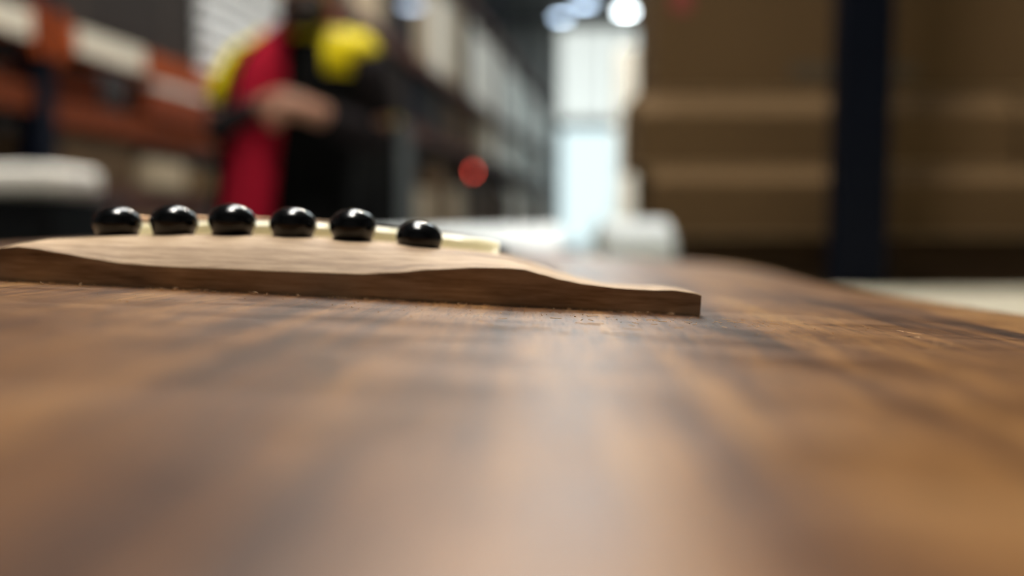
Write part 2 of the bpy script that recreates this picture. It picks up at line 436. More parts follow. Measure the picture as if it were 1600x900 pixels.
# the bright white stack of ribbed sheets
ws = empty('ribbed_sheet_stack', rackpt(2.0, .45, 1.8125), -AN)
tag(ws, 'stack of white ribbed plastic sheets on the top beam behind the yellow shoulder', 'sheet stack')
for k in range(10):
    bm = bmesh.new()
    add_box(bm, (random.uniform(-.01, .01), random.uniform(-.015, .015), .048 + k * .1), (.72, 1.22, .066), bev=.02)
    obj('sheet', bm, M['sheet'], ws)
    if k < 9:
        bm = bmesh.new(); add_box(bm, (0, 0, .098 + k * .1), (.62, 1.1, .036)); obj('spacer', bm, CARD['grey'], ws)

# farther bays: level 2.0 darker cartons, level 2.72 pale ones, low brown ones
FG = 'cartons in the far bays of the pallet rack'
def far_row(s0, s1, z, specs, where):
    n = len(specs); w = (s1 - s0) / n
    for k, (kind, h, lab) in enumerate(specs):
        a = s0 + k * w
        on_rack(a + .02, a + w - .02, z, h, kind, lab, depth=.8, t0=.05, group=FG)
S1 = BAY
far_row(S1 + .1, 2 * S1 - .1, 2.72, [('charcoal', .9, 'dark tall carton high on the rack just right of the yellow shoulder'), ('beige', .95, 'beige tall carton high on the rack above the black cart'), ('charcoal', .9, 'dark carton high on the rack beside the second navy upright')], 'a')
far_row(S1 + .1, 2 * S1 - .1, 2.0, [('charcoal', .5, 'dark carton above the black cart behind the person'), ('black', .5, 'black crate on the rack above the black cart'), ('charcoal', .5, 'dark low carton on the rack right of the black cart')], 'a')
far_row(S1 + .1, 2 * S1 - .1, .95, [('black', .7, 'black crate standing behind the black cart'), ('charcoal', .6, 'dark carton showing past the right side of the black cart'), ('beige', .35, 'tan carton low on the rack right of the black cart')], 'a')
far_row(2 * S1 + .1, 3 * S1 - .1, 2.72, [('beige', 1.0, 'first of the pale beige cartons on the high shelf mid rack'), ('pale', .95, 'off white carton on the high shelf mid rack'), ('beige', 1.0, 'last of the beige cartons on the high shelf mid rack')], 'b')
far_row(2 * S1 + .1, 3 * S1 - .1, 2.0, [('black', .55, 'black crate in the dark shelf mid rack'), ('charcoal', .5, 'charcoal carton in the dark shelf mid rack'), ('brown', .5, 'brown carton at the right of the dark shelf mid rack')], 'b')
far_row(2 * S1 + .1, 3 * S1 - .1, .95, [('beige', .42, 'tan carton low behind the rightmost bridge pins'), ('brown', .75, 'brown carton low on the rack left of the red light'), ('beige', .5, 'tan carton low on the rack under the red light')], 'b')
far_row(3 * S1 + .1, 4 * S1 - .1, 2.72, [('pale', 1.05, 'pale carton on the high shelf past mid rack'), ('white', 1.0, 'white carton on the high shelf past mid rack'), ('pale', 1.1, 'cream carton at the end of the high shelf past mid rack')], 'c')
far_row(3 * S1 + .1, 4 * S1 - .1, 2.0, [('brown', .6, 'brown carton on the middle shelf past mid rack'), ('beige', .6, 'beige carton on the middle shelf past mid rack'), ('pale', .6, 'pale carton on the middle shelf past mid rack')], 'c')
far_row(3 * S1 + .1, 4 * S1 - .1, .95, [('charcoal', .8, 'charcoal carton low on the rack right of the red light'), ('brown', .6, 'brown carton low on the rack beyond the red light'), ('charcoal', .8, 'dark carton low on the rack toward the bright aisle end')], 'c')
for q in range(4, 7):
    nm = {4: 'fifth', 5: 'sixth', 6: 'last'}[q]
    far_row(q * S1 + .1, (q + 1) * S1 - .1, 2.72, [('white', 1.1, 'white wrapped load on the high shelf in the %s rack bay' % nm), ('mint', 1.0, 'mint white load on the high shelf in the %s rack bay' % nm)], 'd')
    far_row(q * S1 + .1, (q + 1) * S1 - .1, 2.0, [('pale', .6, 'pale carton on the middle shelf in the %s rack bay' % nm), ('mint', .6, 'mint white carton on the middle shelf in the %s rack bay' % nm)], 'd')
    far_row(q * S1 + .1, (q + 1) * S1 - .1, .95, [('brown', .6, 'brown carton on the low shelf in the %s rack bay' % nm), ('pale', .7, 'pale carton on the low shelf in the %s rack bay' % nm)], 'd')
    far_row(q * S1 + .1, (q + 1) * S1 - .1, .15, [('brown', .55, 'brown carton at the foot of the %s rack bay' % nm), ('kraft', .5, 'kraft carton at the foot of the %s rack bay' % nm)], 'd')

# red and grey round indicator lamps on a rack post
def indicator(s, t, z, m, label, r=.045):
    p = rackpt(s, t, z)
    o = empty('indicator_lamp', p, -AN); tag(o, label, 'indicator lamp')
    rot = Matrix.Rotation(math.radians(90), 4, 'Y')
    bm = bmesh.new(); add_lathe(bm, [(0, -.05), (r * 1.2, -.05), (r * 1.2, 0), (0, 0)], n=16); bmesh.ops.transform(bm, matrix=rot, verts=bm.verts); obj('bezel', bm, M['darkmetal'], o)
    bm = bmesh.new(); add_lathe(bm, [(r, 0), (r * .9, r * .3), (r * .5, r * .5), (0, r * .55)], n=16); bmesh.ops.transform(bm, matrix=rot, verts=bm.verts); obj('lens', bm, m, o, smooth=True)
indicator(3 * BAY - .02, -.055, 1.70, M['redlamp'], 'small red round light on the far rack post')
indicator(3 * BAY + 1.5, -.075, 1.90, M['white'], 'small grey round reflector right of the red light')

# ------------------------------------------------------------------ pale loads along the right side of the aisle
def aisle_right(yy, x_off, s, kind, label, z=0):
    carton('pallet_load', (-.30 + AISLE * yy + s[0] / 2 + x_off, yy + s[1] / 2, z), s, kind, label, 'pallet load', 'pale loads on the right of the aisle', rz=-AN, tape=False, bev=.03)
aisle_right(8.6, .05, (1.0, 1.1, 1.05), 'mint', 'low mint white pallet load on the aisle floor left of the tall cartons')
aisle_right(8.6, .12, (.9, 1.1, 1.75), 'pale', 'cream wrapped load stacked high left of the tall cartons', z=1.052)
aisle_right(11.5, .0, (1.0, 1.2, 1.3), 'mint', 'mint white pallet load farther along the bright aisle')
aisle_right(15.5, -.05, (1.0, 1.2, 1.5), 'white', 'white pallet load farthest along the bright aisle')

# ------------------------------------------------------------------ right rack with stacked flat cartons
rr = empty('carton_shelf', (0.62, 1.5, 0)); tag(rr, 'shelf rack with a broad navy post in front of stacked brown cartons', 'rack')
for x, y in ((.0, .0), (.0, 1.0), (1.25, .0), (1.25, 1.0)):
    bm = bmesh.new(); add_box(bm, (x, y, 1.4), (.093, .05, 2.8), bev=.004); obj('post', bm, M['navy'], rr)
for y in (.0, 1.0):
    bm = bmesh.new(); add_box(bm, (.3, y + (.05 if y == 0 else -.05), .76), (2.1, .05, .08)); obj('beam', bm, M['navy'], rr)
bm = bmesh.new(); add_box(bm, (.3, .5, .803), (2.1, .96, .016)); obj('deck', bm, M['deck'], rr)

def flat_carton(x0, x1, yf, z0, z1, shoulder, label, kind='kraft', marks=()):
    """flat carton with its top edge sloped back to catch the overhead light; front face at y = yf"""
    yb = yf + .24
    prof = [(yf, z0), (yf, z1 - shoulder), (yf + .006, z1 - shoulder * .82), (yf + shoulder * .9, z1), (yb - shoulder * .5, z1), (yb, z1 - shoulder), (yb, z0)]
    cx = (x0 + x1) / 2
    bm = bmesh.new()
    add_loft(bm, [[Vector((x - cx, y - yf, z - z0)) for y, z in prof] for x in (x0, x1)])
    o = obj('flat_carton', bm, CARD[kind]); o.location = (cx, yf, z0)
    tag(o, label, 'carton', 'flat brown cartons stacked on the right')
    bm = bmesh.new(); add_box(bm, (0, -.0006, (z1 - z0 - shoulder) * .02 + .002), (x1 - x0, .001, .003)); obj('seam', bm, M['tape'], o)
    for (mx, mz, w, h, m) in marks:
        bm = bmesh.new(); add_box(bm, (mx - cx, -.0006, mz - z0), (w, .001, h)); obj('printed_mark', bm, m, o)
    return o
red_ink = mat('red_print', (0.30, 0.06, 0.05), 0.8); dark_ink = mat('dark_print', (0.10, 0.075, 0.045), 0.8)
D0 = 0.812
flat_carton(.345, 1.62, 1.66, D0, .972, .03, 'lowest dark flat carton in the right stack, just above the cream table', 'brown')
flat_carton(.275, 1.70, 1.645, .973, 1.112, .030, 'flat carton second from below in the right stack')
flat_carton(.250, 1.005, 1.68, 1.113, 1.262, .044, 'flat carton in the right stack jutting toward the bright aisle')
flat_carton(1.03, 1.70, 1.70, 1.113, 1.262, .044, 'flat carton at the right frame edge beside the jutting carton')
flat_carton(.290, 1.70, 1.735, 1.263, 1.72, .03, 'tall upper carton on the right stack behind the navy post', 'kraft',
            marks=((.345, 1.457, .04, .05, red_ink), (.70, 1.312, .26, .03, dark_ink)))

# ------------------------------------------------------------------ cart and white carton at the left, black cart by the person
def cabinet(name, x, y, w, d, h, label, drawers, trim=None, rz=0.0):
    t = empty(name, (x, y, 0), rz); tag(t, label, 'cart')
    bm = bmesh.new(); add_box(bm, (0, 0, .12 + (h - .12) / 2), (w, d, h - .12), bev=.008); body = obj('body', bm, M['black'], t)
    dh = (h - .22) / drawers
    for k in range(drawers):
        bm = bmesh.new(); add_box(bm, (0, -d / 2 - .006, .17 + dh * (k + .5)), (w - .04, .012, dh - .015), bev=.003); dr = obj('drawer', bm, M['darkmetal'], t)
        bm = bmesh.new(); add_box(bm, (0, -d / 2 - .02, .17 + dh * (k + .8)), (w * .6, .016, .012)); obj('handle', bm, M['darkmetal'], dr)
    if trim:
        bm = bmesh.new(); add_box(bm, (0, -d / 2 - .008, h - .02), (w + .01, .014, .022)); obj('edge_trim', bm, trim, t)
    for sx in (-1, 1):
        for sy in (-1, 1):
            bm = bmesh.new(); add_lathe(bm, [(0, -.015), (.055, -.015), (.055, .015), (0, .015)], n=14)
            bmesh.ops.transform(bm, matrix=Matrix.Translation((sx * (w / 2 - .07), sy * (d / 2 - .07), .0555)) @ Matrix.Rotation(math.radians(90), 4, 'Y'), verts=bm.verts)
            obj('caster', bm, M['darkmetal'], t)
            bm = bmesh.new(); add_box(bm, (sx * (w / 2 - .07), sy * (d / 2 - .07), .095), (.05, .05, .05)); obj('caster_bracket', bm, M['darkmetal'], t)
    return t
cabinet('tool_cart', -.575, 2.97, .40, .42, 1.36, 'tall black tool cart with a thin yellow edge right of the person', 5, M['olive'])
cabinet('storage_cart', -1.50, 2.10, .9, .4, 1.063, 'black storage cart at the left edge under the white carton', 3)
carton('white_carton', (-1.435, 2.02, 1.0645), (.8, .22, .07), 'white', 'flat white carton lying on the black cart at the left edge', 'carton', None, tape=True, bev=.022)
# grey bottle on the cart's far side shelf
# ------------------------------------------------------------------ workbench
bench = empty('workbench', (.25, .55, 0)); tag(bench, 'cream topped workbench under the guitar', 'workbench')
bm = bmesh.new(); add_box(bm, (0, 0, TABLE_Z - .02), (2.5, 1.84, .04), bev=.004); obj('bench_top', bm, M['table'], bench)
for sx in (-1, 1):
    for sy in (-1, 1):
        bm = bmesh.new(); add_box(bm, (sx * 1.15, sy * .82, (TABLE_Z - .04) / 2), (.06, .06, TABLE_Z - .04)); obj('leg', bm, M['darkmetal'], bench)
for sy in (-1, 1):
    bm = bmesh.new(); add_box(bm, (0, sy * .82, TABLE_Z - .08), (2.24, .04, .07)); obj('apron', bm, M['darkmetal'], bench)

# white sloped foam pad and foam roll on the bench beyond the guitar
pad = empty('foam_pad', (-.005, 1.10, TABLE_Z), math.radians(-4)); tag(pad, 'white sloped foam pad on the bench just beyond the guitar body', 'foam pad')
bm = bmesh.new()
prof = [(-.12, 0), (-.12, .062), (-.108, .070), (.10, .112), (.115, .106), (.12, 0)]
add_loft(bm, [[Vector((x, y, z + x * .03)) if z > 0 else Vector((x, y, 0)) for y, z in prof] for x in (-.20, -.196, .064, .068)])
obj('foam_block', bm, M['white'], pad)
bm = bmesh.new(); add_box(bm, (-.055, -.128, .043), (.29, .014, .086), bev=.003); obj('felt_edge', bm, M['redfelt'], pad)

roll = empty('foam_roll', (.192, 1.33, TABLE_Z), math.radians(8)); tag(roll, 'roll of white foam wrap on the bench beside the dark cartons', 'foam roll')
bm = bmesh.new()
R0 = .062
ring = []
for k in range(110):
    a = k / 110 * 2 * math.pi * 5; r = R0 * (1 - .62 * k / 110)
    ring.append((r * math.cos(a - .5), r * math.sin(a - .5)))
add_loft(bm, [[Vector((x, y, z + R0)) for y, z in ring] for x in (-.052, .052)], closed=False)
o = obj('foam_sheet', bm, M['white'], roll, smooth=False); sm = o.modifiers.new('thickness', 'SOLIDIFY'); sm.thickness = .003
bm = bmesh.new(); add_tube(bm, [(-.054, 0, R0), (.054, 0, R0)], .018, 16); obj('core', bm, CARD['kraft'], roll)

# ------------------------------------------------------------------ the guitar (all parts in the guitar frame)
guitar = empty('acoustic_guitar'); guitar.matrix_world = MG
tag(guitar, 'acoustic guitar with figured brown wood top lying on the workbench', 'guitar')
HALF = [(-.026, 0), (-.0255, .02), (-.022, .045), (-.012, .08), (.006, .112), (.030, .137), (.06, .152), (.095, .157), (.13, .153), (.172, .1435), (.215, .1365), (.245, .1335), (.265, .1335), (.29, .136), (.325, .1395), (.37, .143), (.41, .1425), (.437, .138), (.458, .125), (.474, .104), (.485, .075), (.490, .045), (.4915, 0)]
def smooth_outline():
    pts = []
    n = len(HALF)
    P = [Vector((w, y)) for y, w in HALF]
    for i in range(n - 1):
        p0, p1, p2, p3 = P[max(i - 1, 0)], P[i], P[i + 1], P[min(i + 2, n - 1)]
        if i == 0: p0 = Vector((-P[1].x, P[1].y))
        if i == n - 2: p3 = Vector((-P[n - 2].x, P[n - 2].y))
        for k in range(4):
            t = k / 4
            pts.append(0.5 * ((2 * p1) + (-p0 + p2) * t + (2 * p0 - 5 * p1 + 4 * p2 - p3) * t * t + (-p0 + 3 * p1 - 3 * p2 + p3) * t ** 3))
    right = pts[:] + [P[-1]]
    left = [Vector((-p.x, p.y)) for p in right[1:-1]][::-1]
    return right + left
OUT = smooth_outline()
def inset(pts, d):
    n = len(pts); r = []
    for i in range(n):
        t = (pts[(i + 1) % n] - pts[i - 1]).normalized()
        r.append(pts[i] + Vector((-t.y, t.x)) * d)
    return r
INN = inset(OUT, .0024)
HOLE_Y, HOLE_R = .262, .049
def g2(p, z=0.0): return Vector((XC + p.x, p.y, z))
bm = bmesh.new()
ov = [bm.verts.new(g2(p)) for p in INN]
hv = [bm.verts.new((XC + HOLE_R * math.cos(2 * math.pi * k / 64), HOLE_Y + HOLE_R * math.sin(2 * math.pi * k / 64), 0)) for k in range(64)]
es = [bm.edges.new((ov[i], ov[(i + 1) % len(ov)])) for i in range(len(ov))] + [bm.edges.new((hv[i], hv[(i + 1) % 64])) for i in range(64)]
bmesh.ops.triangle_fill(bm, use_beauty=True, use_dissolve=False, edges=es)
ext = bmesh.ops.extrude_face_region(bm, geom=list(bm.faces))
bmesh.ops.translate(bm, vec=(0, 0, -.003), verts=[v for v in ext['geom'] if isinstance(v, bmesh.types.BMVert)])
obj('soundboard', bm, M['top'], guitar)
# binding, sides and back (the back lies level on the bench)
bm = bmesh.new()
a = [bm.verts.new(g2(p, .00005)) for p in INN]; b = [bm.verts.new(g2(p, -.0006)) for p in OUT]; c = [bm.verts.new(g2(p, -.006)) for p in OUT]; d = [bm.verts.new(g2(p, -.006)) for p in INN]
n = len(OUT)
for i in range(n):
    j = (i + 1) % n
    for r0, r1 in ((a, b), (b, c), (c, d), (d, a)):
        bm.faces.new((r0[i], r0[j], r1[j], r1[i]))
obj('binding', bm, M['binding'], guitar)
def on_table(p):
    w = MG @ g2(p, 0)
    k = (w.z - (TABLE_Z + .001)) / GZ.z
    return g2(p, -k)
bm = bmesh.new()
OI = inset(OUT, .0012)
a = [bm.verts.new(g2(p, -.0058)) for p in OI]; b = [bm.verts.new(on_table(p)) for p in OI]
for i in range(n):
    j = (i + 1) % n
    bm.faces.new((a[i], a[j], b[j], b[i]))
bm.faces.new(b)
obj('back_and_sides', bm, M['mahog'], guitar)
# rosette
bm = bmesh.new()
add_lathe(bm, [(HOLE_R + .004, 0), (HOLE_R + .004, .00012), (HOLE_R + .010, .00012), (HOLE_R + .010, 0)], (XC, HOLE_Y, 0), 64)
obj('rosette', bm, M['binding'], guitar)

# --- bridge
BY = .1335                        # front (tail side) edge of the bridge
MM = .001
FT = [(-69.5, 3.5), (-64.7, 4.0), (-58, 3.8), (-52, 4.2), (-47.5, 4.9), (-44.5, 5.6), (-42.5, 5.85), (-39.8, 5.7), (-35.8, 5.2), (-30.5, 4.5), (-25, 3.9), (-18, 3.75), (0, 3.9), (14.3, 4.05), (19.9, 4.6), (25.6, 5.35), (33.3, 6.1), (38, 6.25), (40.5, 6.15), (43.6, 5.5), (46.7, 4.8), (50.6, 4.25), (56.3, 3.85), (61.6, 3.82), (64.7, 4.0), (67.5, 3.75), (69.3, 3.5)]
RT = [(-69.5, 3.6), (-64.7, 4.1), (-58, 4.0), (-52, 4.5), (-48, 5.4), (-45, 6.4), (-41, 7.2), (-30, 8.2), (-15, 9.0), (0, 9.35), (15, 9.05), (30, 8.25), (37, 7.65), (40.5, 6.95), (43.6, 6.05), (46.7, 5.2), (50.6, 4.5), (56.3, 4.0), (61.6, 3.92), (64.7, 4.1), (67.5, 3.85), (69.3, 3.6)]
def bridge_h(u, v):
    """height (mm) at u along, v from the front edge"""
    f, r = lerp_table(FT, u), lerp_table(RT, u)
    if abs(u) > 48: r -= min(1, (abs(u) - 48) / 6) * .45 * max(0, v - 4) / 24
    slope = 9.5
    if v < slope:
        t = v / slope
        return f + (r - f) * math.sin(t * math.pi / 2) ** 1.05 if t > 0 else f
    if v > 24:
        t = (v - 24) / 5.0
        return r - (r - min(r, 4.2)) * (t * t) * .8
    return r
us = sorted(set([round(-69.4 + i * 138.6 / 150, 3) for i in range(151)]))
vs_ = [0, .25, .7, 1.4, 2.4, 3.6, 5, 6.4, 7.8, 9.5, 12, 15, 19, 24, 26.5, 28]
bm = bmesh.new()
grid = []
for u in us:
    row = []
    for v in vs_:
        h = bridge_h(u, v)
        if v == 0: h -= .10
        if u in (us[0], us[-1]): h -= .15
        wv = v * (1.0 - .42 * max(0, min(1, (abs(u) - 36) / 18)) ** 1.2)
        row.append(bm.verts.new((XC + u * MM, BY + wv * MM, h * MM)))
    grid.append(row)
bot = [[bm.verts.new((g[0].co.x, g[k].co.y, .00002)) for k in (0, -1)] for g in grid]
for i in range(len(us) - 1):
    for k in range(len(vs_) - 1):
        bm.faces.new((grid[i][k], grid[i + 1][k], grid[i + 1][k + 1], grid[i][k + 1]))
    bm.faces.new((bot[i][0], bot[i + 1][0], grid[i + 1][0], grid[i][0]))
    bm.faces.new((grid[i][-1], grid[i + 1][-1], bot[i + 1][1], bot[i][1]))
    bm.faces.new((bot[i + 1][0], bot[i][0], bot[i][1], bot[i + 1][1]))
for i in (0, -1):
    bm.faces.new([bot[i][0]] + grid[i] + [bot[i][1]])
bridge = obj('bridge', bm, M['bridge'], guitar)
bridge['label'] = 'sanded pale brown wooden bridge'
for p in bridge.data.polygons: p.use_smooth = p.normal.z > .25

# --- bridge pins: flattened black balls, each seated a little differently
PIN_Y = BY + .0125
def pin_mesh():
    bm = bmesh.new()
    prof = [(0, 3.05)]
    for k in range(1, 11):
        a = math.radians(90 - k * 11.5)
        prof.append((4.12 * math.cos(a), 3.05 * math.sin(a)))
    prof += [(3.45, -2.05), (3.35, -2.6), (2.7, -2.9), (2.5, -4.5), (2.3, -7), (0, -7.2)]
    add_lathe(bm, [(r * MM, z * MM) for r, z in prof], n=32)
    bmesh.ops.recalc_face_normals(bm, faces=bm.faces)
    me = bpy.data.meshes.new('bridge_pin'); bm.to_mesh(me); bm.free()
    for p in me.polygons: p.use_smooth = True
    me.materials.append(M['pin'])
    return me
PIN_ME = pin_mesh()
def px_to_plane_y(px, py, y):
    """guitar-frame point where the sight line through a pixel meets the upright plane y"""
    dv = CR @ Vector(((px - 800) / F_PX, (450 - py) / F_PX, -1))
    o = MGI @ Vector((0, 0, CAM_Z)); dd = MGI.to_3x3() @ dv
    return o + dd * ((y - o.y) / dd.y)
PINS = [((183, 348), 2, -1), ((272, 346.5), -2, 1), ((363, 345), 3, 2), ((458, 350.5), -3, 0), ((551, 353), 4, -2), ((655, 372), -2, 3)]
pin_pts = []
for (px, ax, ay) in PINS:
    p = px_to_plane_y(px[0], px[1], PIN_Y)
    pin_pts.append(p)
    o = bpy.data.objects.new('bridge_pin', PIN_ME); COL.objects.link(o); o.parent = bridge
    o.location = p; o.rotation_euler = (math.radians(ax), math.radians(ay), 0)
    o['label'] = 'glossy black ball bridge pin'

# --- saddle, compensated top edge
SY = BY + .0215
bm = bmesh.new()
secs = []
def saddle_top(u): return 11.9 - 1.75 * (u / 34) ** 2 if abs(u) < 35 else 11.9 - 1.75 * (u / 34) ** 2 - (abs(u) - 35) * .5
for k in range(41):
    u = -34 + 69.3 * k / 40
    zt = saddle_top(u) * MM
    off = (u * .035 + .35 * math.sin(u * .6)) * MM
    y0, y1 = SY + off - .0016, SY + off + .0016
    secs.append([Vector((XC + u * MM, y0, .006)), Vector((XC + u * MM, y0, .0078)), Vector((XC + u * MM, y0 + .0013, zt - .0007)), Vector((XC + u * MM, y0 + .0022, zt)), Vector((XC + u * MM, y1 - .0004, zt)), Vector((XC + u * MM, y1, zt - .0008)), Vector((XC + u * MM, y1, .006))])
add_loft(bm, secs)
sd = obj('saddle', bm, M['bone'], bridge); sd['label'] = 'cream bone saddle'

# --- neck, fretboard, frets, headstock, tuners, strings
NB0, NB1 = .352, .742              # fretboard from the sound hole edge to the nut
def fb_z(y): return (6.2 - 11.5 * (y - NB0) / (NB1 - NB0)) * MM
def fb_w(y): return (27.5 - 5.5 * (y - NB0) / (NB1 - NB0)) * MM
bm = bmesh.new()
secs = []
for k in range(14):
    y = NB0 + (NB1 - NB0) * k / 13; w, z = fb_w(y), fb_z(y)
    base = .0001 if y < .49 else z - .006
    secs.append([Vector((XC + x, y, zz)) for x, zz in ((-w, base), (-w, z - .0006), (-w * .5, z), (w * .5, z), (w, z - .0006), (w, base))])
add_loft(bm, secs)
fb = obj('fretboard', bm, M['ebony'], guitar)
for k in range(20):
    y = NB1 - (NB1 - SY) * (1 - 2 ** (-(k + 1) / 12))
    if y < NB0 + .004: break
    bm = bmesh.new(); add_box(bm, (XC, y, fb_z(y) + .0003), (fb_w(y) * 1.96, .002, .001)); obj('fret', bm, M['steel'], fb)
bm = bmesh.new()
secs = []
for y in (.490, .50, .53, .58, .66, .742):
    w = fb_w(y); zt = fb_z(y) - .006; dp = .050 if y < .505 else .03 if y < .54 else .020
    secs.append([Vector((XC + w * math.cos(a), y, zt - dp * abs(math.sin(a)) ** .8)) for a in [math.pi * q / 12 for q in range(13)]])
add_loft(bm, secs)
obj('neck', bm, M['mahog'], guitar)
bm = bmesh.new()
HS = [(.742, .0225, -.0055), (.760, .031, -.0085), (.80, .034, -.0165), (.86, .036, -.0285), (.905, .037, -.0375), (.915, .02, -.0395)]
add_loft(bm, [[Vector((XC + x, y, z + dz)) for x, dz in ((-w, -.014), (-w, 0), (w, 0), (w, -.014))] for y, w, z in HS])
hs = obj('headstock', bm, M['mahog'], guitar)
bm = bmesh.new(); add_box(bm, (XC, .740, fb_z(.74) + .001), (.043, .005, .006)); obj('nut', bm, M['bone'], guitar)
for sx in (-1, 1):
    for k in range(3):
        y = .785 + k * .042; z = -.0135 - .0002 * 0 - (y - .785) * .2
        t = empty('tuner', (XC + sx * .026, y, z)); t.parent = hs
        bm = bmesh.new(); add_lathe(bm, [(0, .012), (.003, .012), (.003, .002), (.006, .001), (.006, -.001), (0, -.001)], n=12); obj('tuner_post', bm, M['steel'], guitar).location = t.location
        bpy.data.objects.remove(t)
        bm = bmesh.new(); add_tube(bm, [(0, 0, -.007), (sx * .02, 0, -.007)], .0025, 8); add_box(bm, (sx * .026, 0, -.007), (.014, .018, .007), bev=.002); obj('tuner_button', bm, M['steel'], guitar).location = (XC + sx * .026, y, z)
GAUGE = [.68, .53, .40, .30, .21, .16]
for i, p in enumerate(pin_pts):
    u = (p.x - XC) / MM
    sx = XC + (u * 1.02) * MM
    off = (u * .035 + .35 * math.sin(u * .6)) * MM
    zt = saddle_top(u) * MM + GAUGE[i] * MM
    xn = XC + (i - 2.5) * .0074
    bm = bmesh.new()
    add_tube(bm, [(p.x, p.y + .0026, (bridge_h(u, 14) - 1.5) * MM), (p.x, p.y + .0032, (bridge_h(u, 15)) * MM + .0004), (sx, SY + off - .0004, zt), (sx + (xn - sx) * .02, SY + off + .011, zt - .0001), (xn, .740, fb_z(.74) + .0045), (xn, .765, -.012)], GAUGE[i] * MM, 8)
    obj('string', bm, M['bronze'] if i < 4 else M['steel'], guitar, smooth=True)

# sawdust crumbs along the foot of the bridge and specks on the lacquer
bm = bmesh.new()
for k in range(620):
    r = random.random()
    if r < .45: x = random.uniform(-60, 69); y = -abs(random.gauss(0, .6)) - .15
    elif r < .8: x = random.gauss(52, 20); y = -abs(random.gauss(0, 9)) - .3
    else: x = random.uniform(-80, 110); y = -abs(random.gauss(0, 22))
    s = random.uniform(.10, .28) if r < .45 else random.uniform(.05, .12)
    if r < .45 and random.random() < .12: s *= 1.7
    q = Matrix.Rotation(random.uniform(0, 6.28), 4, 'Z')
    add_box(bm, (XC + x * MM, BY + y * MM, s * .4 * MM), (s * MM * random.uniform(1, 2.6), s * MM, s * MM * .8), rot=q)
for k in range(70):                                   # fine curled shavings and lint
    x = random.uniform(36, 100); y = random.uniform(-32, -3); a = random.uniform(0, 6.28); l = random.uniform(.8, 3.0); cv = random.uniform(-.9, .9)
    P = []
    for q in range(4):
        P.append((XC + x * MM, BY + y * MM, .00005)); x += math.cos(a) * l / 3; y += math.sin(a) * l / 3; a += cv / 3
    add_tube(bm, P, .00004, 4)
dust = obj('sawdust', bm, M['dust']); dust.matrix_world = MG
tag(dust, 'pale sawdust crumbs scattered on the wood along the bridge foot', 'sawdust', kind='stuff')

# ------------------------------------------------------------------ the person
FR = Vector((-.42, -.907, 0)).normalized(); SD = Vector((.907, -.42, 0)).normalized()   # front, left-hand side
person = empty('person', (-.60, 2.22, 0)); tag(person, 'person in red polo and yellow shouldered safety vest, hands together', 'person')
PO = Vector((-.60, 2.22, 0))
def skin_mesh(name, verts, edges, radii, m, parent, root=0, sub=2):
    me = bpy.data.meshes.new(name); me.from_pydata([tuple(Vector(v) - PO) for v in verts], edges, []); me.update()
    o = bpy.data.objects.new(name, me); COL.objects.link(o); o.parent = parent
    sk = o.modifiers.new('skin', 'SKIN'); sk.use_smooth_shade = True
    sv = me.skin_vertices[0].data
    for i, r in enumerate(radii):
        sv[i].radius = (r, r) if isinstance(r, (int, float)) else r
        sv[i].use_root = (i == root)
    ss = o.modifiers.new('sub', 'SUBSURF'); ss.levels = sub; ss.render_levels = sub
    me.materials.append(m)
    return o
J = {
    'pelvis': (-.615, 2.235, .95), 'spine': (-.60, 2.235, 1.12), 'chest': (-.565, 2.23, 1.33), 'neckb': (-.53, 2.20, 1.485), 'neckt': (-.512, 2.155, 1.545), 'head': (-.508, 2.095, 1.61), 'crown': (-.515, 2.09, 1.70),
    'shR': (-.715, 2.285, 1.44), 'elR': (-.775, 2.23, 1.24), 'wrR': (-.59, 2.085, 1.30),
    'shL': (-.385, 2.135, 1.455), 'elL': (-.335, 2.19, 1.21), 'wrL': (-.485, 2.055, 1.275),
    'hipR': (-.70, 2.275, .90), 'knR': (-.71, 2.22, .50), 'anR': (-.72, 2.27, .10), 'toR': (-.775, 2.13, .045),
    'hipL': (-.53, 2.20, .90), 'knL': (-.51, 2.13, .50), 'anL': (-.50, 2.19, .10), 'toL': (-.535, 2.045, .045),
}
names = list(J)
E = [('pelvis', 'spine'), ('spine', 'chest'), ('chest', 'neckb'), ('neckb', 'neckt'), ('neckt', 'head'), ('head', 'crown'), ('chest', 'shR'), ('shR', 'elR'), ('elR', 'wrR'), ('chest', 'shL'), ('shL', 'elL'), ('elL', 'wrL'),
     ('pelvis', 'hipR'), ('hipR', 'knR'), ('knR', 'anR'), ('anR', 'toR'), ('pelvis', 'hipL'), ('hipL', 'knL'), ('knL', 'anL'), ('anL', 'toL')]
RAD = dict(pelvis=.12, spine=.11, chest=.12, neckb=.06, neckt=.058, head=.104, crown=.080, shR=.058, elR=.043, wrR=.028, shL=.058, elL=.043, wrL=.028, hipR=.09, knR=.062, anR=.042, toR=.035, hipL=.09, knL=.062, anL=.042, toL=.035)
V = [J[k] for k in names]; EI = [(names.index(a), names.index(b)) for a, b in E]; RR = [RAD[k] for k in names]
